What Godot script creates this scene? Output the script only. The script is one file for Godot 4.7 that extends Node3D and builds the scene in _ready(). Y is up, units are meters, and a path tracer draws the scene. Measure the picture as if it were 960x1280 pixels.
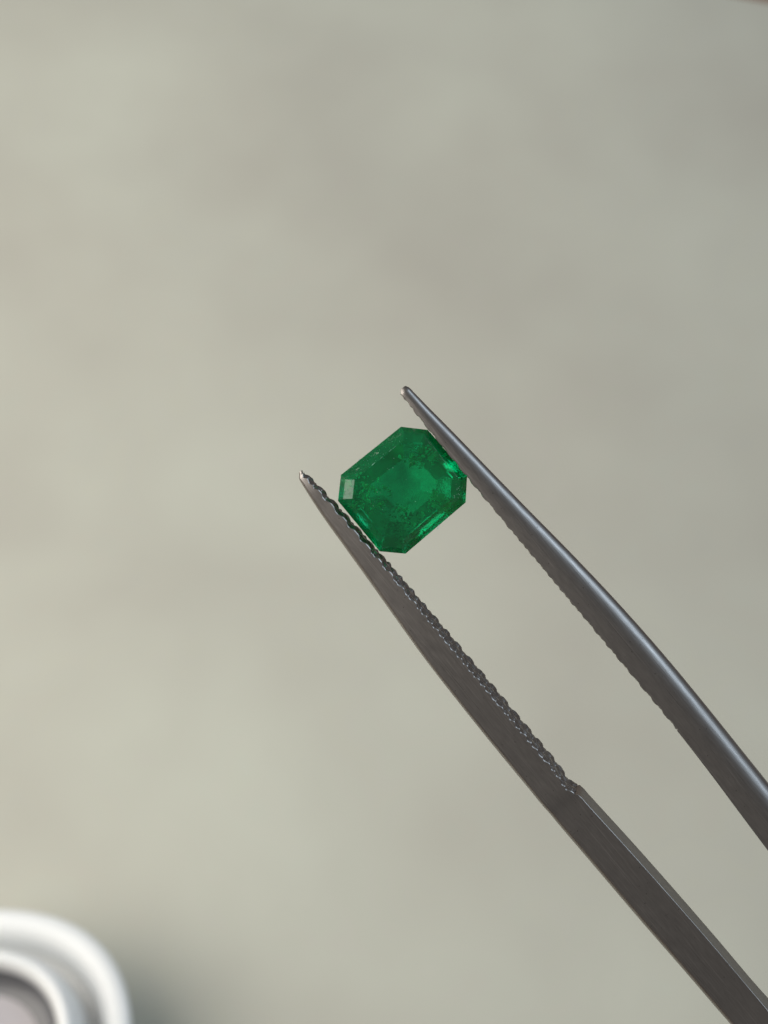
extends Node3D
# A cut emerald held in the tips of serrated steel tweezers, above a beige paper sheet with a white dish.
# Lengths in MM are millimetres; the held stone is the middle of everything, 20 cm above the table.

const MM := 0.001
const TILT := deg_to_rad(-60.0)          # how far the camera looks down
const ROLL := deg_to_rad(12.0)           # how far the tweezers are rolled about their length
const SHEET_TURN := deg_to_rad(-15.1)

var look := Basis(Vector3.RIGHT, TILT)   # x right, y up the picture, z towards the camera
var heart := Vector3(0, 0.2, 0)          # where the stone is held
var along := Vector3.ZERO                # the tweezers' length, from tips to joint
var across := Vector3.ZERO               # from the lower arm to the upper one
var wave := FastNoiseLite.new()
var rng := RandomNumberGenerator.new()


func _ready() -> void:
	rng.seed = 7
	along = (look * Vector3(0.632, -0.775, 0)).normalized()
	across = (look * Vector3(0.775, 0.632, 0)).normalized()

	# ---- camera
	var cam := Camera3D.new()
	cam.name = "camera"
	cam.near = 0.01
	cam.far = 6.0
	cam.transform = Transform3D(look, heart + look.z * 0.1)
	var lens := CameraAttributesPhysical.new()
	lens.frustum_focal_length = 40.0
	lens.frustum_focus_distance = 0.0993
	lens.frustum_near = 0.01
	lens.frustum_far = 6.0
	lens.exposure_aperture = 38.0
	cam.attributes = lens
	add_child(cam)
	cam.current = true

	# ---- the dim room round the table
	var env := Environment.new()
	env.background_mode = Environment.BG_COLOR
	env.background_color = Color(0.155, 0.152, 0.148).linear_to_srgb()
	env.tonemap_mode = Environment.TONE_MAPPER_LINEAR
	env.tonemap_exposure = 1.0
	env.sdfgi_enabled = true
	env.ssao_enabled = true
	env.ssil_enabled = true
	var we := WorldEnvironment.new()
	we.name = "room_air"
	we.environment = env
	add_child(we)

	# ---- lamps: a soft one over the far left of the table, a window to the right
	area_light("side_lamp", Vector3(-0.27, 0.27, -0.082), Vector3(-0.07, 0, -0.15), Vector3.UP, Vector2(0.36, 0.34), 0.122, Color(1.0, 0.98, 0.94))
	area_light("added_fill_lamp", Vector3(-0.34, 0.45, 0.02), Vector3(-0.03, 0, -0.10), Vector3.UP, Vector2(0.36, 0.36), 0.054, Color(1.0, 0.975, 0.94))  # added lamp with no known source, lifts the sheen near the tweezer tips
	var out := (look.z * 0.34 + across * 0.94).normalized()
	area_light("window_light", heart + out * 0.95, heart, along, Vector2(0.60, 0.27), 0.31, Color(0.83, 0.92, 1.0))

	setting()
	dish()
	tweezers()
	emerald()


func area_light(called: String, at: Vector3, target: Vector3, side: Vector3, size: Vector2, energy: float, tint: Color) -> void:
	var l := AreaLight3D.new()
	l.name = called
	var z := (at - target).normalized()
	var x := (side - z * side.dot(z)).normalized()
	l.transform = Transform3D(Basis(x, z.cross(x), z), at)
	l.area_size = size
	l.light_energy = energy
	l.light_color = tint
	l.area_range = 4.0
	l.shadow_enabled = true
	add_child(l)


# ------------------------------------------------------------------ helpers

func tag(o: Node, label := "", category := "", group := "", kind := "") -> void:
	if label: o.set_meta("label", label)
	if category: o.set_meta("category", category)
	if group: o.set_meta("group", group)
	if kind: o.set_meta("kind", kind)


func build(called: String, m: Mesh, mat: Material, parent: Node = self) -> MeshInstance3D:
	var o := MeshInstance3D.new()
	o.name = called
	o.mesh = m
	o.material_override = mat
	parent.add_child(o, true)
	return o


func mat(linear: Color, rough: float, metal := 0.0) -> StandardMaterial3D:
	var m := StandardMaterial3D.new()
	m.albedo_color = linear.linear_to_srgb()
	m.roughness = rough
	m.metallic = metal
	return m


func noise_tex(freq: float, octaves: int, sd: int, dark: Color, light: Color, size := 512) -> NoiseTexture2D:
	var n := FastNoiseLite.new()
	n.noise_type = FastNoiseLite.TYPE_SIMPLEX_SMOOTH
	n.frequency = freq
	n.fractal_octaves = octaves
	n.seed = sd
	var t := NoiseTexture2D.new()
	t.width = size
	t.height = size
	t.seamless = true
	t.noise = n
	var g := Gradient.new()
	g.set_color(0, dark)
	g.set_color(1, light)
	t.color_ramp = g
	return t


func quad(st: SurfaceTool, a: Vector3, b: Vector3, c: Vector3, d: Vector3) -> void:
	for v in [a, b, c, a, c, d]:
		st.add_vertex(v)


# rows of points joined into a skin; the rows run so that a, b of row 0 then row 1 go clockwise seen from outside
func skin(st: SurfaceTool, rows: Array, group: int, turn := false) -> void:
	st.set_smooth_group(group)
	for i in rows.size() - 1:
		var p: PackedVector3Array = rows[i]
		var q: PackedVector3Array = rows[i + 1]
		for j in p.size() - 1:
			if turn:
				quad(st, p[j], q[j], q[j + 1], p[j + 1])
			else:
				quad(st, p[j], p[j + 1], q[j + 1], q[j])


func table_of(stations: Array, s: float, column: int) -> float:
	var n := stations.size()
	if s <= stations[0][0]: return stations[0][column]
	for i in n - 1:
		if s <= stations[i + 1][0]:
			var t: float = (s - stations[i][0]) / (stations[i + 1][0] - stations[i][0])
			var a: float = stations[i][column]
			var b: float = stations[i + 1][column]
			var before: float = stations[maxi(i - 1, 0)][column]
			var after: float = stations[mini(i + 2, n - 1)][column]
			return cubic_interpolate_in_time(a, b, before, after, t, stations[i + 1][0] - stations[i][0], stations[maxi(i - 1, 0)][0] - stations[i][0], stations[mini(i + 2, n - 1)][0] - stations[i][0])
	return stations[n - 1][column]


# ------------------------------------------------------------------ table and paper

func sheet_height(x: float, z: float) -> float:
	return 0.0016 + 0.0014 * sin(x * 21.0 + 0.6 + z * 6.0) + 0.0011 * sin(z * 17.0 - x * 9.0) + 0.0010 * wave.get_noise_2d(x, z)


func setting() -> void:
	wave.noise_type = FastNoiseLite.TYPE_SIMPLEX_SMOOTH
	wave.frequency = 9.0
	wave.fractal_octaves = 2
	wave.seed = 3

	var wood := mat(Color(1, 1, 1), 0.5)
	wood.albedo_texture = noise_tex(0.012, 4, 5, Color(0.50, 0.36, 0.28), Color(0.66, 0.50, 0.41))
	wood.uv1_triplanar = true
	wood.uv1_world_triplanar = true
	wood.uv1_scale = Vector3(2.0, 6.0, 22.0)
	var top := BoxMesh.new()
	top.size = Vector3(1.5, 0.03, 1.1)
	var table := build("tabletop", top, wood)
	table.position = Vector3(0, -0.016, -0.1)
	tag(table, "reddish brown wooden tabletop under the beige paper sheet", "table", "", "structure")

	var paper := mat(Color(1, 1, 1), 0.82)
	paper.albedo_texture = noise_tex(0.0045, 4, 11, Color(0.720, 0.708, 0.664), Color(0.788, 0.790, 0.738))
	paper.uv1_triplanar = true
	paper.uv1_world_triplanar = true
	paper.uv1_scale = Vector3(4.5, 4.5, 4.5)
	paper.heightmap_enabled = false
	var st := SurfaceTool.new()
	st.begin(Mesh.PRIMITIVE_TRIANGLES)
	var turn := Basis(Vector3.UP, SHEET_TURN)
	var mid := Vector3(0.0169, 0, -0.0073)
	var nx := 140
	var nz := 110
	var rows := []
	var under := []
	for k in nz + 1:
		var row := PackedVector3Array()
		var low := PackedVector3Array()
		for i in nx + 1:
			var p := mid + turn * Vector3((float(i) / nx - 0.5) * 0.62, 0, (float(k) / nz - 0.5) * 0.5)
			p.y = sheet_height(p.x, p.z) + 0.0024
			row.append(p)
			low.append(p - Vector3(0, 0.0008, 0))
		rows.append(row)
		under.append(low)
	skin(st, rows, 0)
	skin(st, under, 1, true)
	var first := []
	for k in nz + 1:
		first.append(PackedVector3Array([under[k][0], rows[k][0]]))
	skin(st, first, 2)
	var last := []
	for k in nz + 1:
		last.append(PackedVector3Array([rows[k][nx], under[k][nx]]))
	skin(st, last, 3)
	skin(st, [under[0], rows[0]], 4)
	skin(st, [rows[nz], under[nz]], 5)
	st.generate_normals()
	var sheet := build("paper_sheet", st.commit(), paper)
	tag(sheet, "large beige grey sheet of paper lying slightly wavy over the table", "paper sheet", "", "structure")


# ------------------------------------------------------------------ the white dish

func dish() -> void:
	var glaze := mat(Color(0.90, 0.91, 0.91), 0.28)
	var root := Node3D.new()
	root.name = "small_dish"
	add_child(root)
	root.position = Vector3(-0.0628, sheet_height(-0.0628, -0.0060) + 0.0020, -0.0060)
	tag(root, "white glazed dish with rounded corners and a double rim on the paper sheet", "dish")
	# profiles from the middle of the underside outwards, up and back to the middle: radius, height in mm
	var prof := [[0.0, 0.6], [14.5, 0.6], [15.5, 0.0], [17.0, 0.0], [18.5, 1.6], [21.5, 8.0], [23.8, 15.0], [24.5, 18.0], [24.5, 18.9], [24.0, 19.6], [23.1, 19.9], [22.0, 19.8], [21.0, 19.2], [20.3, 18.0], [19.9, 16.0], [19.7, 13.4], [19.5, 12.0]]
	var inner := [[19.5, 12.0], [18.8, 11.3], [18.0, 11.8], [17.7, 14.0], [17.5, 18.5], [17.2, 22.4], [16.6, 24.3], [15.8, 25.0], [14.9, 24.7], [14.3, 23.6], [14.1, 22.4]]
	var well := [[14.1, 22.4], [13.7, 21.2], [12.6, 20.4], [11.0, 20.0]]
	var floor := [[11.0, 20.0], [5.0, 19.9], [0.0, 19.9]]
	build("outer_wall", lathe(prof), glaze, root)
	build("inner_rim", lathe(inner), glaze, root)
	tag(build("well", lathe(well), mat(Color(0.13, 0.13, 0.14), 0.3), root), "inside of the well with its shade painted dark grey")  # shade inside the white dish, put into the colour
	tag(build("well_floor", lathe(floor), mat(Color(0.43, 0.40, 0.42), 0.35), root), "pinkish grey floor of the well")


func lathe(prof: Array) -> ArrayMesh:
	var c := Curve2D.new()
	for i in prof.size():
		var p := Vector2(prof[i][0], prof[i][1])
		var a := Vector2(prof[maxi(i - 1, 0)][0], prof[maxi(i - 1, 0)][1])
		var b := Vector2(prof[mini(i + 1, prof.size() - 1)][0], prof[mini(i + 1, prof.size() - 1)][1])
		var tang := (b - a).normalized() * 0.28
		c.add_point(p, -tang * p.distance_to(a), tang * p.distance_to(b))
	var steps := prof.size() * 4
	var st := SurfaceTool.new()
	st.begin(Mesh.PRIMITIVE_TRIANGLES)
	var rows := []
	var seg := 96
	for k in steps + 1:
		var q := c.samplef(float(k) / steps * (prof.size() - 1))
		var row := PackedVector3Array()
		for i in seg + 1:
			var a := TAU * (i % seg) / seg
			var wide := maxf(q.x, 0.0) * MM / pow(pow(absf(cos(a)), 2.55) + pow(absf(sin(a)), 2.55), 1.0 / 2.55)   # a round that leans to a square
			row.append(Vector3(cos(a) * wide, q.y * MM, sin(a) * wide))
		rows.append(row)
	skin(st, rows, 0)
	st.generate_normals()
	return st.commit()


# ------------------------------------------------------------------ tweezers

# along the arm: s, where the inner edge towards the camera lies (n), thickness, width
const UPPER := [[-4.98, 5.16, 0.44, 0.42], [-4.85, 5.10, 0.56, 0.64], [-4.2, 5.08, 0.65, 0.90], [-3.0, 5.05, 0.78, 1.10], [-1.0, 5.03, 0.98, 1.32], [1.5, 5.02, 1.19, 1.50], [5.0, 5.04, 1.46, 1.72], [9.0, 5.08, 1.78, 1.92], [13.0, 5.13, 2.01, 2.06], [17.0, 5.17, 2.12, 2.18], [20.7, 5.20, 2.11, 2.28], [24.0, 5.12, 2.16, 2.36], [27.0, 4.99, 2.26, 2.45], [30.0, 4.87, 2.34, 2.6], [45.0, 4.5, 2.4, 4.4], [70.0, 3.5, 2.2, 7.6], [95.0, 2.45, 2.0, 8.2], [108.0, 2.02, 1.9, 8.0]]
const LOWER := [[-4.95, -2.12, 0.34, 0.40], [-4.7, -2.22, 0.46, 0.66], [-4.2, -2.19, 0.61, 0.90], [-2.4, -2.08, 0.98, 1.16], [0.0, -2.00, 1.25, 1.40], [2.5, -1.94, 1.48, 1.55], [5.0, -1.91, 1.69, 1.70], [8.0, -1.89, 1.90, 1.84], [12.0, -1.85, 2.05, 1.94], [16.0, -1.81, 2.11, 1.98], [18.0, -1.785, 2.12, 1.99], [19.8, -1.76, 2.13, 2.00], [20.05, -1.64, 2.24, 2.00], [20.6, -1.605, 2.28, 2.01], [22.0, -1.53, 2.33, 2.03], [24.0, -1.42, 2.40, 2.04], [28.0, -1.24, 2.50, 2.02], [32.0, -1.11, 2.50, 2.00], [36.0, -1.04, 2.46, 2.04], [40.0, -0.95, 2.42, 2.6], [50.0, -0.5, 2.4, 4.6], [72.0, 0.5, 2.2, 7.6], [95.0, 1.55, 2.0, 8.2], [108.0, 1.98, 1.9, 8.0]]


# a point of an arm's section: t into the arm from its inner face, w across (+ towards the camera)
func arm_point(stations: Array, up: float, s: float, t: float, w: float) -> Vector3:
	var c := table_of(stations, s, 1)
	var wide := table_of(stations, s, 3)
	var cs := cos(ROLL)
	var sn := sin(ROLL)
	var n := c + up * t * cs + (wide / 2.0 - w) * sn
	var z := w * cs + up * t * sn
	var near := 1.0 - (wide / 2.0 * cs) / 100.0
	return Vector3(s * near, n * near, z) * MM


func steel(albedo: float, rough: float, fine: Vector3, relief: float) -> StandardMaterial3D:
	var m := mat(Color(albedo * 1.04, albedo * 0.98, albedo * 0.95), rough, 1.0)
	m.albedo_texture = worn_steel()
	m.roughness_texture = noise_tex(0.03, 4, 21, Color(0.78, 0.78, 0.78), Color(1, 1, 1))
	m.roughness_texture_channel = BaseMaterial3D.TEXTURE_CHANNEL_RED
	m.heightmap_enabled = true
	m.heightmap_texture = noise_tex(0.03, 5, 23, Color.BLACK, Color.WHITE)
	m.heightmap_scale = relief
	m.uv1_triplanar = true
	m.uv1_scale = fine
	return m


# polished steel with rub marks along its length and small pits
func worn_steel() -> ImageTexture:
	var im := Image.create(512, 512, false, Image.FORMAT_RGB8)
	var n := FastNoiseLite.new()
	n.seed = 27
	n.frequency = 0.04
	n.fractal_octaves = 4
	var shade := PackedFloat32Array()
	shade.resize(512 * 512)
	for y in 512:
		for x in 512:
			shade[y * 512 + x] = 0.86 + 0.05 * n.get_noise_2d(x, y)
	for k in 70:
		var y0 := rng.randi_range(0, 511)
		var x0 := rng.randi_range(0, 511)
		var run := rng.randi_range(14, 150)
		var thick := rng.randi_range(2, 6)
		var slope := rng.randf_range(-0.12, 0.12)
		var tone := rng.randf_range(0.05, 0.17) * (1.0 if rng.randf() < 0.7 else -1.0)
		for i in run:
			var fade := sin(PI * i / run)
			for j in thick:
				var at := posmod(y0 + j + int(i * slope), 512) * 512 + (x0 + i) % 512
				shade[at] = shade[at] + tone * fade
	for k in 60:
		var y0 := rng.randi_range(0, 500)
		var x0 := rng.randi_range(0, 509)
		var big := rng.randi_range(5, 11)
		var tone := rng.randf_range(-0.5, -0.1) if rng.randf() < 0.7 else 0.14
		for j in big:
			shade[(y0 + j) * 512 + x0] += tone
	for y in 512:
		for x in 512:
			var v := clampf(shade[y * 512 + x], 0.2, 1.0)
			im.set_pixel(x, y, Color(v, v * 0.995, v * 0.985))
	return ImageTexture.create_from_image(im)


func arm_mesh(stations: Array, up: float, grip_to: float, groove: float) -> ArrayMesh:
	var st := SurfaceTool.new()
	st.begin(Mesh.PRIMITIVE_TRIANGLES)
	var ss := []
	for k in 7: ss.append(-4.95 + 0.06 * k)
	var s := -4.4
	while s < 36.0:
		ss.append(s)
		s += 0.45
	while s < 108.0:
		ss.append(s)
		s += 2.0
	ss.append(108.0)
	ss.append(grip_to)
	ss.append(grip_to + 0.12)
	ss.sort()
	var face := []
	var bevel_near := []
	var bevel_far := []
	var back := []
	for a in ss:
		var wide := table_of(stations, a, 3)
		var thick := table_of(stations, a, 2)
		var gripped: bool = a < grip_to + 0.01
		var ch := 0.002 if gripped else 0.022
		var t0: float = minf(groove + 0.05, thick * 0.4) if gripped else 0.0
		var r := PackedVector3Array()
		for k in 5: r.append(arm_point(stations, up, a, t0, lerpf(-1, 1, k / 4.0) * (wide / 2 - ch)))
		face.append(r)
		bevel_near.append(PackedVector3Array([arm_point(stations, up, a, t0, wide / 2 - ch), arm_point(stations, up, a, t0 + ch, wide / 2)]))
		bevel_far.append(PackedVector3Array([arm_point(stations, up, a, t0 + ch, -wide / 2), arm_point(stations, up, a, t0, -wide / 2 + ch)]))
		r = PackedVector3Array()
		var flat := clampf(0.06 + (a + 4.0) * 0.011, 0.06, 0.32) if up > 0 else clampf(0.50 + (a + 4.0) * 0.025, 0.50, 0.80)     # share of the side that is flat
		var f := maxf(flat * thick, t0 + ch + 0.02)
		for k in 5: r.append(arm_point(stations, up, a, lerpf(t0 + ch, f, k / 5.0), wide / 2))
		for k in 33:
			var g := PI * k / 32.0
			var cx := pow(sin(g), 2.0 / 2.08)
			var cy := signf(cos(g)) * pow(absf(cos(g)), 2.0 / 2.08)
			r.append(arm_point(stations, up, a, f + (thick - f) * cx, wide / 2 * cy))
		for k in range(4, -1, -1): r.append(arm_point(stations, up, a, lerpf(t0 + ch, f, k / 5.0), -wide / 2))
		back.append(r)
	var other := up > 0
	skin(st, face, 1, not other)
	skin(st, bevel_near, 2, not other)
	skin(st, bevel_far, 3, not other)
	skin(st, back, 4, not other)
	# close the tip and the end
	for e in [0, ss.size() - 1]:
		st.set_smooth_group(5 + e)
		var ring := PackedVector3Array()
		ring.append_array(face[e])
		ring.append_array(back[e])
		var mid := Vector3.ZERO
		for p in ring: mid += p / ring.size()
		for j in ring.size():
			var p := ring[j]
			var q := ring[(j + 1) % ring.size()]
			if (e == 0) == other:
				for v in [mid, q, p]: st.add_vertex(v)
			else:
				for v in [mid, p, q]: st.add_vertex(v)
	st.generate_normals()
	return st.commit()


func saw(x: float) -> float:
	return 1.0 - absf(2.0 * (x - floorf(x)) - 1.0)


func grip_mesh(stations: Array, up: float, from: float, to: float, groove: float) -> ArrayMesh:
	var st := SurfaceTool.new()
	st.begin(Mesh.PRIMITIVE_TRIANGLES)
	var n := int((to - from) / 0.05)
	var m := 34
	var rows := []
	var side_near := []
	var side_far := []
	var rim_near := []
	var rim_far := []
	for i in n + 1:
		var s := lerpf(from, to, float(i) / n)
		var wide := table_of(stations, s, 3)
		var thick := table_of(stations, s, 2)
		var deep := minf(groove, thick * 0.3)
		var root := minf(groove + 0.05, thick * 0.4) + 0.01
		var row := PackedVector3Array()
		var edge_h := [0.0, 0.0]
		for j in m + 1:
			var w := lerpf(-1, 1, float(j) / m) * (wide / 2 - 0.042)
			var worn := 0.03 * sin(s * 7.3 + w * 3.1) + 0.03 * sin(s * 2.9 - w * 5.0)
			var a := s / 1.07 + w / 1.06
			var b := s / 1.07 - w / 1.06 + 0.18
			var h := clampf(minf(saw(a + worn), saw(b - worn)) * 1.55, 0.0, 1.0)
			h = h * h * (3.0 - 2.0 * h)
			row.append(arm_point(stations, up, s, deep * (1.0 - h), w))
			if j == 0: edge_h[0] = deep * (1.0 - h)
			if j == m: edge_h[1] = deep * (1.0 - h)
		rows.append(row)
		var far_edge := arm_point(stations, up, s, edge_h[0] + 0.042, -wide / 2)
		var near_edge := arm_point(stations, up, s, edge_h[1] + 0.042, wide / 2)
		side_far.append(PackedVector3Array([arm_point(stations, up, s, root, -wide / 2), far_edge]))
		rim_far.append(PackedVector3Array([far_edge, row[0]]))
		rim_near.append(PackedVector3Array([row[m], near_edge]))
		side_near.append(PackedVector3Array([near_edge, arm_point(stations, up, s, root, wide / 2)]))
	skin(st, rows, 0, up < 0)
	skin(st, side_far, 1, up < 0)
	skin(st, rim_far, 2, up < 0)
	skin(st, rim_near, 3, up < 0)
	skin(st, side_near, 4, up < 0)
	st.generate_normals()
	return st.commit()


func tweezers() -> void:
	var root := Node3D.new()
	root.name = "tweezers"
	add_child(root)
	root.transform = Transform3D(Basis(along, across, look.z), heart)
	tag(root, "grey steel tweezers with serrated jaws gripping the green emerald", "tweezers")
	var body := steel(0.385, 0.46, Vector3(45, 420, 420), 0.0003)
	var up := build("arm", arm_mesh(UPPER, 1.0, 20.7, 0.07), body, root)
	build("serrated_grip", grip_mesh(UPPER, 1.0, -4.75, 20.7, 0.07), body, up)
	var low := build("arm", arm_mesh(LOWER, -1.0, 19.9, 0.13), body, root)
	build("serrated_grip", grip_mesh(LOWER, -1.0, -4.75, 19.9, 0.13), body, low)
	# the block that joins the arms, far outside the picture
	var st := SurfaceTool.new()
	st.begin(Mesh.PRIMITIVE_TRIANGLES)
	var rows := []
	for a in [[107.0, 1.9, 3.9], [110.0, 2.0, 4.0], [118.0, 1.9, 3.6], [124.0, 1.5, 2.6], [125.0, 0.8, 1.6]]:
		var row := PackedVector3Array()
		for k in 33:
			var g := TAU * (k % 32) / 32.0
			row.append(Vector3(a[0], 2.0 + a[1] * signf(sin(g)) * pow(absf(sin(g)), 0.6), a[2] * signf(cos(g)) * pow(absf(cos(g)), 0.6)) * MM)
		rows.append(row)
	skin(st, rows, 0)
	st.generate_normals()
	build("joint", st.commit(), body, root)


# ------------------------------------------------------------------ the emerald

# the girdle's outline seen from above, in the stone's own plane (mm)
const OUTLINE := [[-2.52, 2.17], [0.99, 4.99], [2.56, 4.81], [4.865, 2.15], [4.78, 0.56], [1.26, -2.44], [-0.26, -2.30], [-2.695, 0.656]]


func ring(inset: Array, z: float) -> PackedVector3Array:
	var out := PackedVector3Array()
	for i in 8:
		var h := (i + 7) % 8
		var a := edge(h, inset[h])
		var b := edge(i, inset[i])
		var p = Geometry2D.line_intersects_line(a[0], a[1], b[0], b[1])
		out.append(Vector3(p.x, p.y, z) * MM)
	return out


func edge(i: int, inset: float) -> Array:            # [point, direction] of side i moved inwards
	var p := Vector2(OUTLINE[i][0], OUTLINE[i][1])
	var q := Vector2(OUTLINE[(i + 1) % 8][0], OUTLINE[(i + 1) % 8][1])
	var d := (q - p).normalized()
	return [p + Vector2(d.y, -d.x) * inset, d]


func facet(st: SurfaceTool, pts: Array, mid: Vector3) -> void:
	var n: Vector3 = (pts[1] - pts[0]).cross(pts[2] - pts[0])
	if n.length() < 1e-14 and pts.size() > 3:
		n = (pts[2] - pts[0]).cross(pts[3] - pts[0])
	n = n.normalized()
	var whole := Vector3.ZERO
	for p in pts: whole += p / pts.size()
	var outwards := n if n.dot(whole - mid) > 0 else -n
	for k in range(1, pts.size() - 1):
		var t := [pts[0], pts[k], pts[k + 1]]
		if n.dot(outwards) > 0: t = [pts[0], pts[k + 1], pts[k]]
		for v in t:
			st.set_normal(outwards)
			st.add_vertex(v)


func facets(list: Array) -> ArrayMesh:
	var st := SurfaceTool.new()
	st.begin(Mesh.PRIMITIVE_TRIANGLES)
	for pts in list: facet(st, pts, Vector3(1.1, 1.25, -0.4) * MM)
	return st.commit()


func emerald() -> void:
	var root := Node3D.new()
	root.name = "emerald"
	add_child(root)
	root.transform = Transform3D(look, heart)
	tag(root, "green step cut emerald with cropped corners held between the tweezer tips", "gemstone")

	var green := mat(Color(0.0, 0.62, 0.215), 0.07)
	green.albedo_color.a = 0.12
	green.refraction_enabled = true
	green.refraction_scale = 0.0575
	green.heightmap_enabled = true
	green.heightmap_texture = noise_tex(0.02, 4, 41, Color.BLACK, Color.WHITE)
	green.heightmap_scale = 0.0013
	green.albedo_texture = noise_tex(0.005, 3, 61, Color(0.66, 0.72, 0.74), Color(1, 1, 1))
	green.uv1_triplanar = true
	green.uv1_scale = Vector3(150, 150, 150)

	var deep: StandardMaterial3D = green.duplicate()       # the stone's underside: rougher, clouded by what grew in it
	deep.roughness = 0.14
	deep.albedo_color.a = 0.34

	# insets: long sides (0, 4), cropped corners (1, 3, 5, 7), gripped sides (2, 6)
	var full := [2.97, 0, 2.97, 0, 2.97, 0, 2.97, 0]
	var keel := keel_insets(full)
	var none := []
	var step := []
	var table := []
	for i in 8:
		none.append(0.0)
		step.append(0.38 if i % 4 == 0 else 0.30)
		table.append(0.74 if i % 2 == 0 else 0.84)
	var top := ring(none, 0.12)
	var mid := ring(step, 0.52)
	var flat := ring(table, 0.92)
	var low := ring(none, -0.12)
	var pa := ring(part(keel, 0.26), -1.0)
	var pb := ring(part(keel, 0.52), -1.75)
	var pc := ring(part(keel, 0.78), -2.3)

	jardin(root)
	build("table_facet", facets([Array(flat)]), green, root)
	var dull: StandardMaterial3D = green.duplicate()       # the scuffed corner
	dull.roughness = 0.32
	for i in 8:
		var j := (i + 1) % 8
		build("crown_facet", facets([[top[i], top[j], mid[j], mid[i]], [mid[i], mid[j], flat[j], flat[i]]]), dull if i == 7 else green, root)
	var girdle := []
	var pav := []
	for i in 8:
		var j := (i + 1) % 8
		girdle.append([top[i], top[j], low[j], low[i]])
		pav.append([low[i], low[j], pa[j], pa[i]])
		pav.append([pa[i], pa[j], pb[j], pb[i]])
		pav.append([pb[i], pb[j], pc[j], pc[i]])
	pav.append(Array(pc))
	build("girdle", facets(girdle), deep, root)
	build("pavilion", facets(pav), deep, root)


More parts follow.
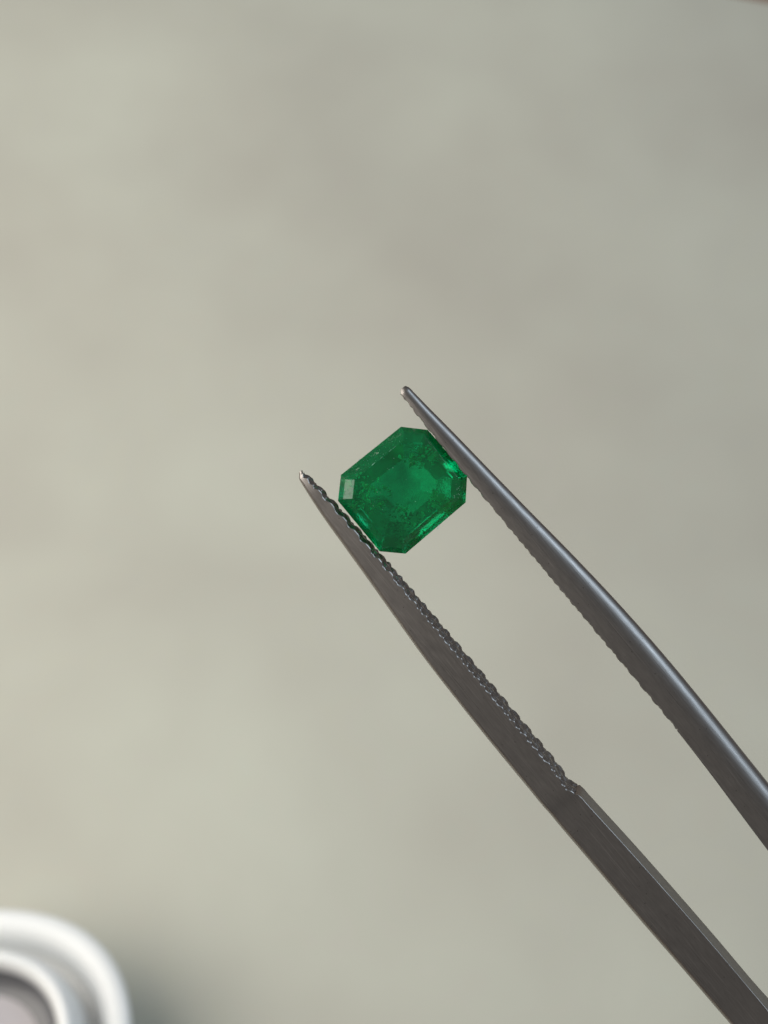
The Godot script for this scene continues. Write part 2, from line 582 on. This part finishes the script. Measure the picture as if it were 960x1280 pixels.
func jardin(root: Node3D) -> void:
	# the cracks and crystals grown into the stone: small flakes gathered along a few veils
	var veil := mat(Color(0.25, 0.85, 0.55), 0.6)
	veil.backlight_enabled = true
	veil.backlight = Color(0.3, 0.6, 0.45)
	var st := SurfaceTool.new()
	st.begin(Mesh.PRIMITIVE_TRIANGLES)
	for v in 13:
		var mid := Vector3(rng.randf_range(-1.6, 3.6), rng.randf_range(-1.0, 3.4), rng.randf_range(-1.0, 0.55))
		if v < 3: mid = Vector3(2.0, 3.1, 0.2) + Vector3(rng.randfn(0, 0.4), rng.randfn(0, 0.4), rng.randfn(0, 0.2))
		elif v < 7: mid = Vector3(-1.0, 1.0, 0.2) + Vector3(rng.randfn(0, 0.4), rng.randfn(0, 0.5), rng.randfn(0, 0.2))
		elif v < 9: mid = Vector3(3.3, 0.9, 0.1) + Vector3(rng.randfn(0, 0.3), rng.randfn(0, 0.3), rng.randfn(0, 0.2))
		var flat := Basis.from_euler(Vector3(rng.randf_range(-0.9, 0.9), rng.randf_range(-0.9, 0.9), rng.randf_range(0, TAU)))
		for k in 15:
			var p := mid + flat * Vector3(rng.randfn(0, 0.55), rng.randfn(0, 0.28), rng.randfn(0, 0.05))
			if not inside(p): continue
			flake(st, p, flat.rotated(Vector3(rng.randf() - 0.5, rng.randf() - 0.5, 1).normalized(), rng.randf() * TAU), absf(rng.randfn(0.10, 0.09)) + 0.04)
	for k in 26:        # cloudy spots that break the left corner's shine
		var d := rng.randf_range(0.30, 0.80)
		var e := edge(7, d)
		var on: Vector2 = e[0] + e[1] * rng.randf_range(0.25, 1.3)
		flake(st, Vector3(on.x, on.y, 0.52 + (d - 0.3) * 0.741 + 0.004), Basis(Vector3(e[1].x, e[1].y, 0), 0.64), rng.randf_range(0.015, 0.075))
	st.generate_normals()
	tag(build("inclusions", st.commit(), veil, root), "", "", "", "stuff")
	var dark := mat(Color(0.02, 0.22, 0.10), 0.6)  # flakes added to paint the dark reflection low in the stone
	st = SurfaceTool.new()
	st.begin(Mesh.PRIMITIVE_TRIANGLES)
	for k in 150:
		var mid := Vector3(1.35, -0.60, -0.15) if k < 110 else Vector3(0.9, -0.2, -0.5)
		var p := mid + Vector3(rng.randfn(0, 0.48), rng.randfn(0, 0.34), rng.randfn(0, 0.25))
		if inside(p):
			flake(st, p, Basis.from_euler(Vector3(rng.randf_range(-0.8, 0.8), rng.randf_range(-0.8, 0.8), rng.randf() * TAU)), absf(rng.randfn(0.04, 0.04)) + 0.015)
	st.generate_normals()
	tag(build("darkening_flakes", st.commit(), dark, root), "dark flakes painting the dark reflection low in the stone", "", "", "stuff")
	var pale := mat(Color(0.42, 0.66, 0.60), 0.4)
	st = SurfaceTool.new()
	st.begin(Mesh.PRIMITIVE_TRIANGLES)
	for k in 130:
		var p := Vector3(rng.randf_range(-2.4, 4.6), rng.randf_range(-2.2, 4.8), rng.randf_range(-0.1, 0.8))
		if k < 70: p = Vector3(-2.1, 2.3, 0.25).lerp(Vector3(1.0, 4.6, 0.25), rng.randf()) + Vector3(0.62, -0.78, 0.6) * rng.randf() * 0.6
		if inside(p):
			flake(st, p, Basis.from_euler(Vector3(rng.randf_range(-1, 1), rng.randf_range(-1, 1), rng.randf() * TAU)), absf(rng.randfn(0.0, 0.022)) + 0.012)
	for k in 110:        # worn spots on the crown along the upper left side, the right corner and the table
		var i := 0 if k < 70 else (3 if k < 90 else 8)
		var t := rng.randf_range(0.06, 0.96)
		var d := rng.randf_range(0.04, 0.72)
		if i == 8:
			flake(st, Vector3(rng.randf_range(-1.2, 3.4), rng.randf_range(-0.8, 3.4), 0.9225), Basis.IDENTITY, rng.randf_range(0.006, 0.022))
			continue
		var e := edge(i, d)
		var q := Vector2(OUTLINE[(i + 1) % 8][0], OUTLINE[(i + 1) % 8][1])
		var along_edge: Vector2 = e[0] + e[1] * (q - Vector2(OUTLINE[i][0], OUTLINE[i][1])).length() * lerpf(0.1, 0.9, t)
		var up := 0.12 + d * 1.333 if d < 0.3 else 0.52 + (d - 0.3) * 0.909
		var tilt := Basis(Vector3(e[1].x, e[1].y, 0), 0.8 if d > 0.3 else 0.92)
		flake(st, Vector3(along_edge.x, along_edge.y, up + 0.004), tilt, rng.randf_range(0.006, 0.034))
	# pale strips painting the table edge's reflection, a painted girdle glint, and nicks
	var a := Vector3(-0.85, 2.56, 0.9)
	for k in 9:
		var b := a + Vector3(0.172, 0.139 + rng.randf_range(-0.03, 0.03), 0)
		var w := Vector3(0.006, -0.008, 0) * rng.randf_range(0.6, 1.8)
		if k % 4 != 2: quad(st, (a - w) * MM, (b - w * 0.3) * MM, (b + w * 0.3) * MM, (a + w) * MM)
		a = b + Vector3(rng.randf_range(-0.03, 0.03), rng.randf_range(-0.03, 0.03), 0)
	for p in [Vector3(-1.43, 3.06, 0.13), Vector3(3.20, -0.78, 0.42), Vector3(3.12, -0.95, 0.42)]:
		flake(st, p, Basis(Vector3.UP, 0.4), 0.055)
	st.generate_normals()
	tag(build("specks_and_glints", st.commit(), pale, root), "", "", "", "stuff")


func inside(p: Vector3) -> bool:
	if p.z > 0.85 or p.z < -2.0: return false
	for i in 8:
		var e := edge(i, 0.1 + (maxf(p.z - 0.1, 0.0) if p.z > 0 else -p.z * 0.85))
		var d: Vector2 = e[1]
		if (Vector2(p.x, p.y) - e[0]).dot(Vector2(d.y, -d.x)) < 0: return false
	return true


func flake(st: SurfaceTool, p: Vector3, turn: Basis, size: float) -> void:
	var n := 5
	var pts := []
	for k in n:
		var a := TAU * (k + rng.randf() * 0.6) / n
		pts.append((p + turn * Vector3(cos(a) * size * rng.randf_range(0.6, 1.5), sin(a) * size * rng.randf_range(0.4, 0.9), 0)) * MM)
	st.set_smooth_group(-1)
	for k in range(1, n - 1):
		for v in [pts[0], pts[k], pts[k + 1]]: st.add_vertex(v)


func part(keel: Array, f: float) -> Array:
	var out := []
	for k in keel: out.append(k * f)
	return out


func keel_insets(full: Array) -> Array:
	# the long sides (0 and 4) meet in a keel; the other sides move in until they reach its ends
	var out := full.duplicate()
	var a := Vector2(OUTLINE[0][0], OUTLINE[0][1])
	var d0: Vector2 = edge(0, 0)[1]
	var n0 := Vector2(d0.y, -d0.x)
	var e := Vector2(OUTLINE[4][0], OUTLINE[4][1])
	var half := (e - a).dot(n0) / 2.0
	out[0] = half
	out[4] = half
	var m2: Vector2 = edge(2, full[2])[0]
	var m6: Vector2 = edge(6, full[6])[0]
	var p0: Vector2 = edge(0, half)[0]
	var e2 = Geometry2D.line_intersects_line(p0, d0, m2, edge(2, 0)[1])
	var e6 = Geometry2D.line_intersects_line(p0, d0, m6, edge(6, 0)[1])
	for i in [1, 3, 5, 7]:
		var end: Vector2 = e2 if i == 1 or i == 3 else e6
		var k := edge(i, 0)
		var dir: Vector2 = k[1]
		out[i] = (end - k[0]).dot(Vector2(dir.y, -dir.x)) 
	return out
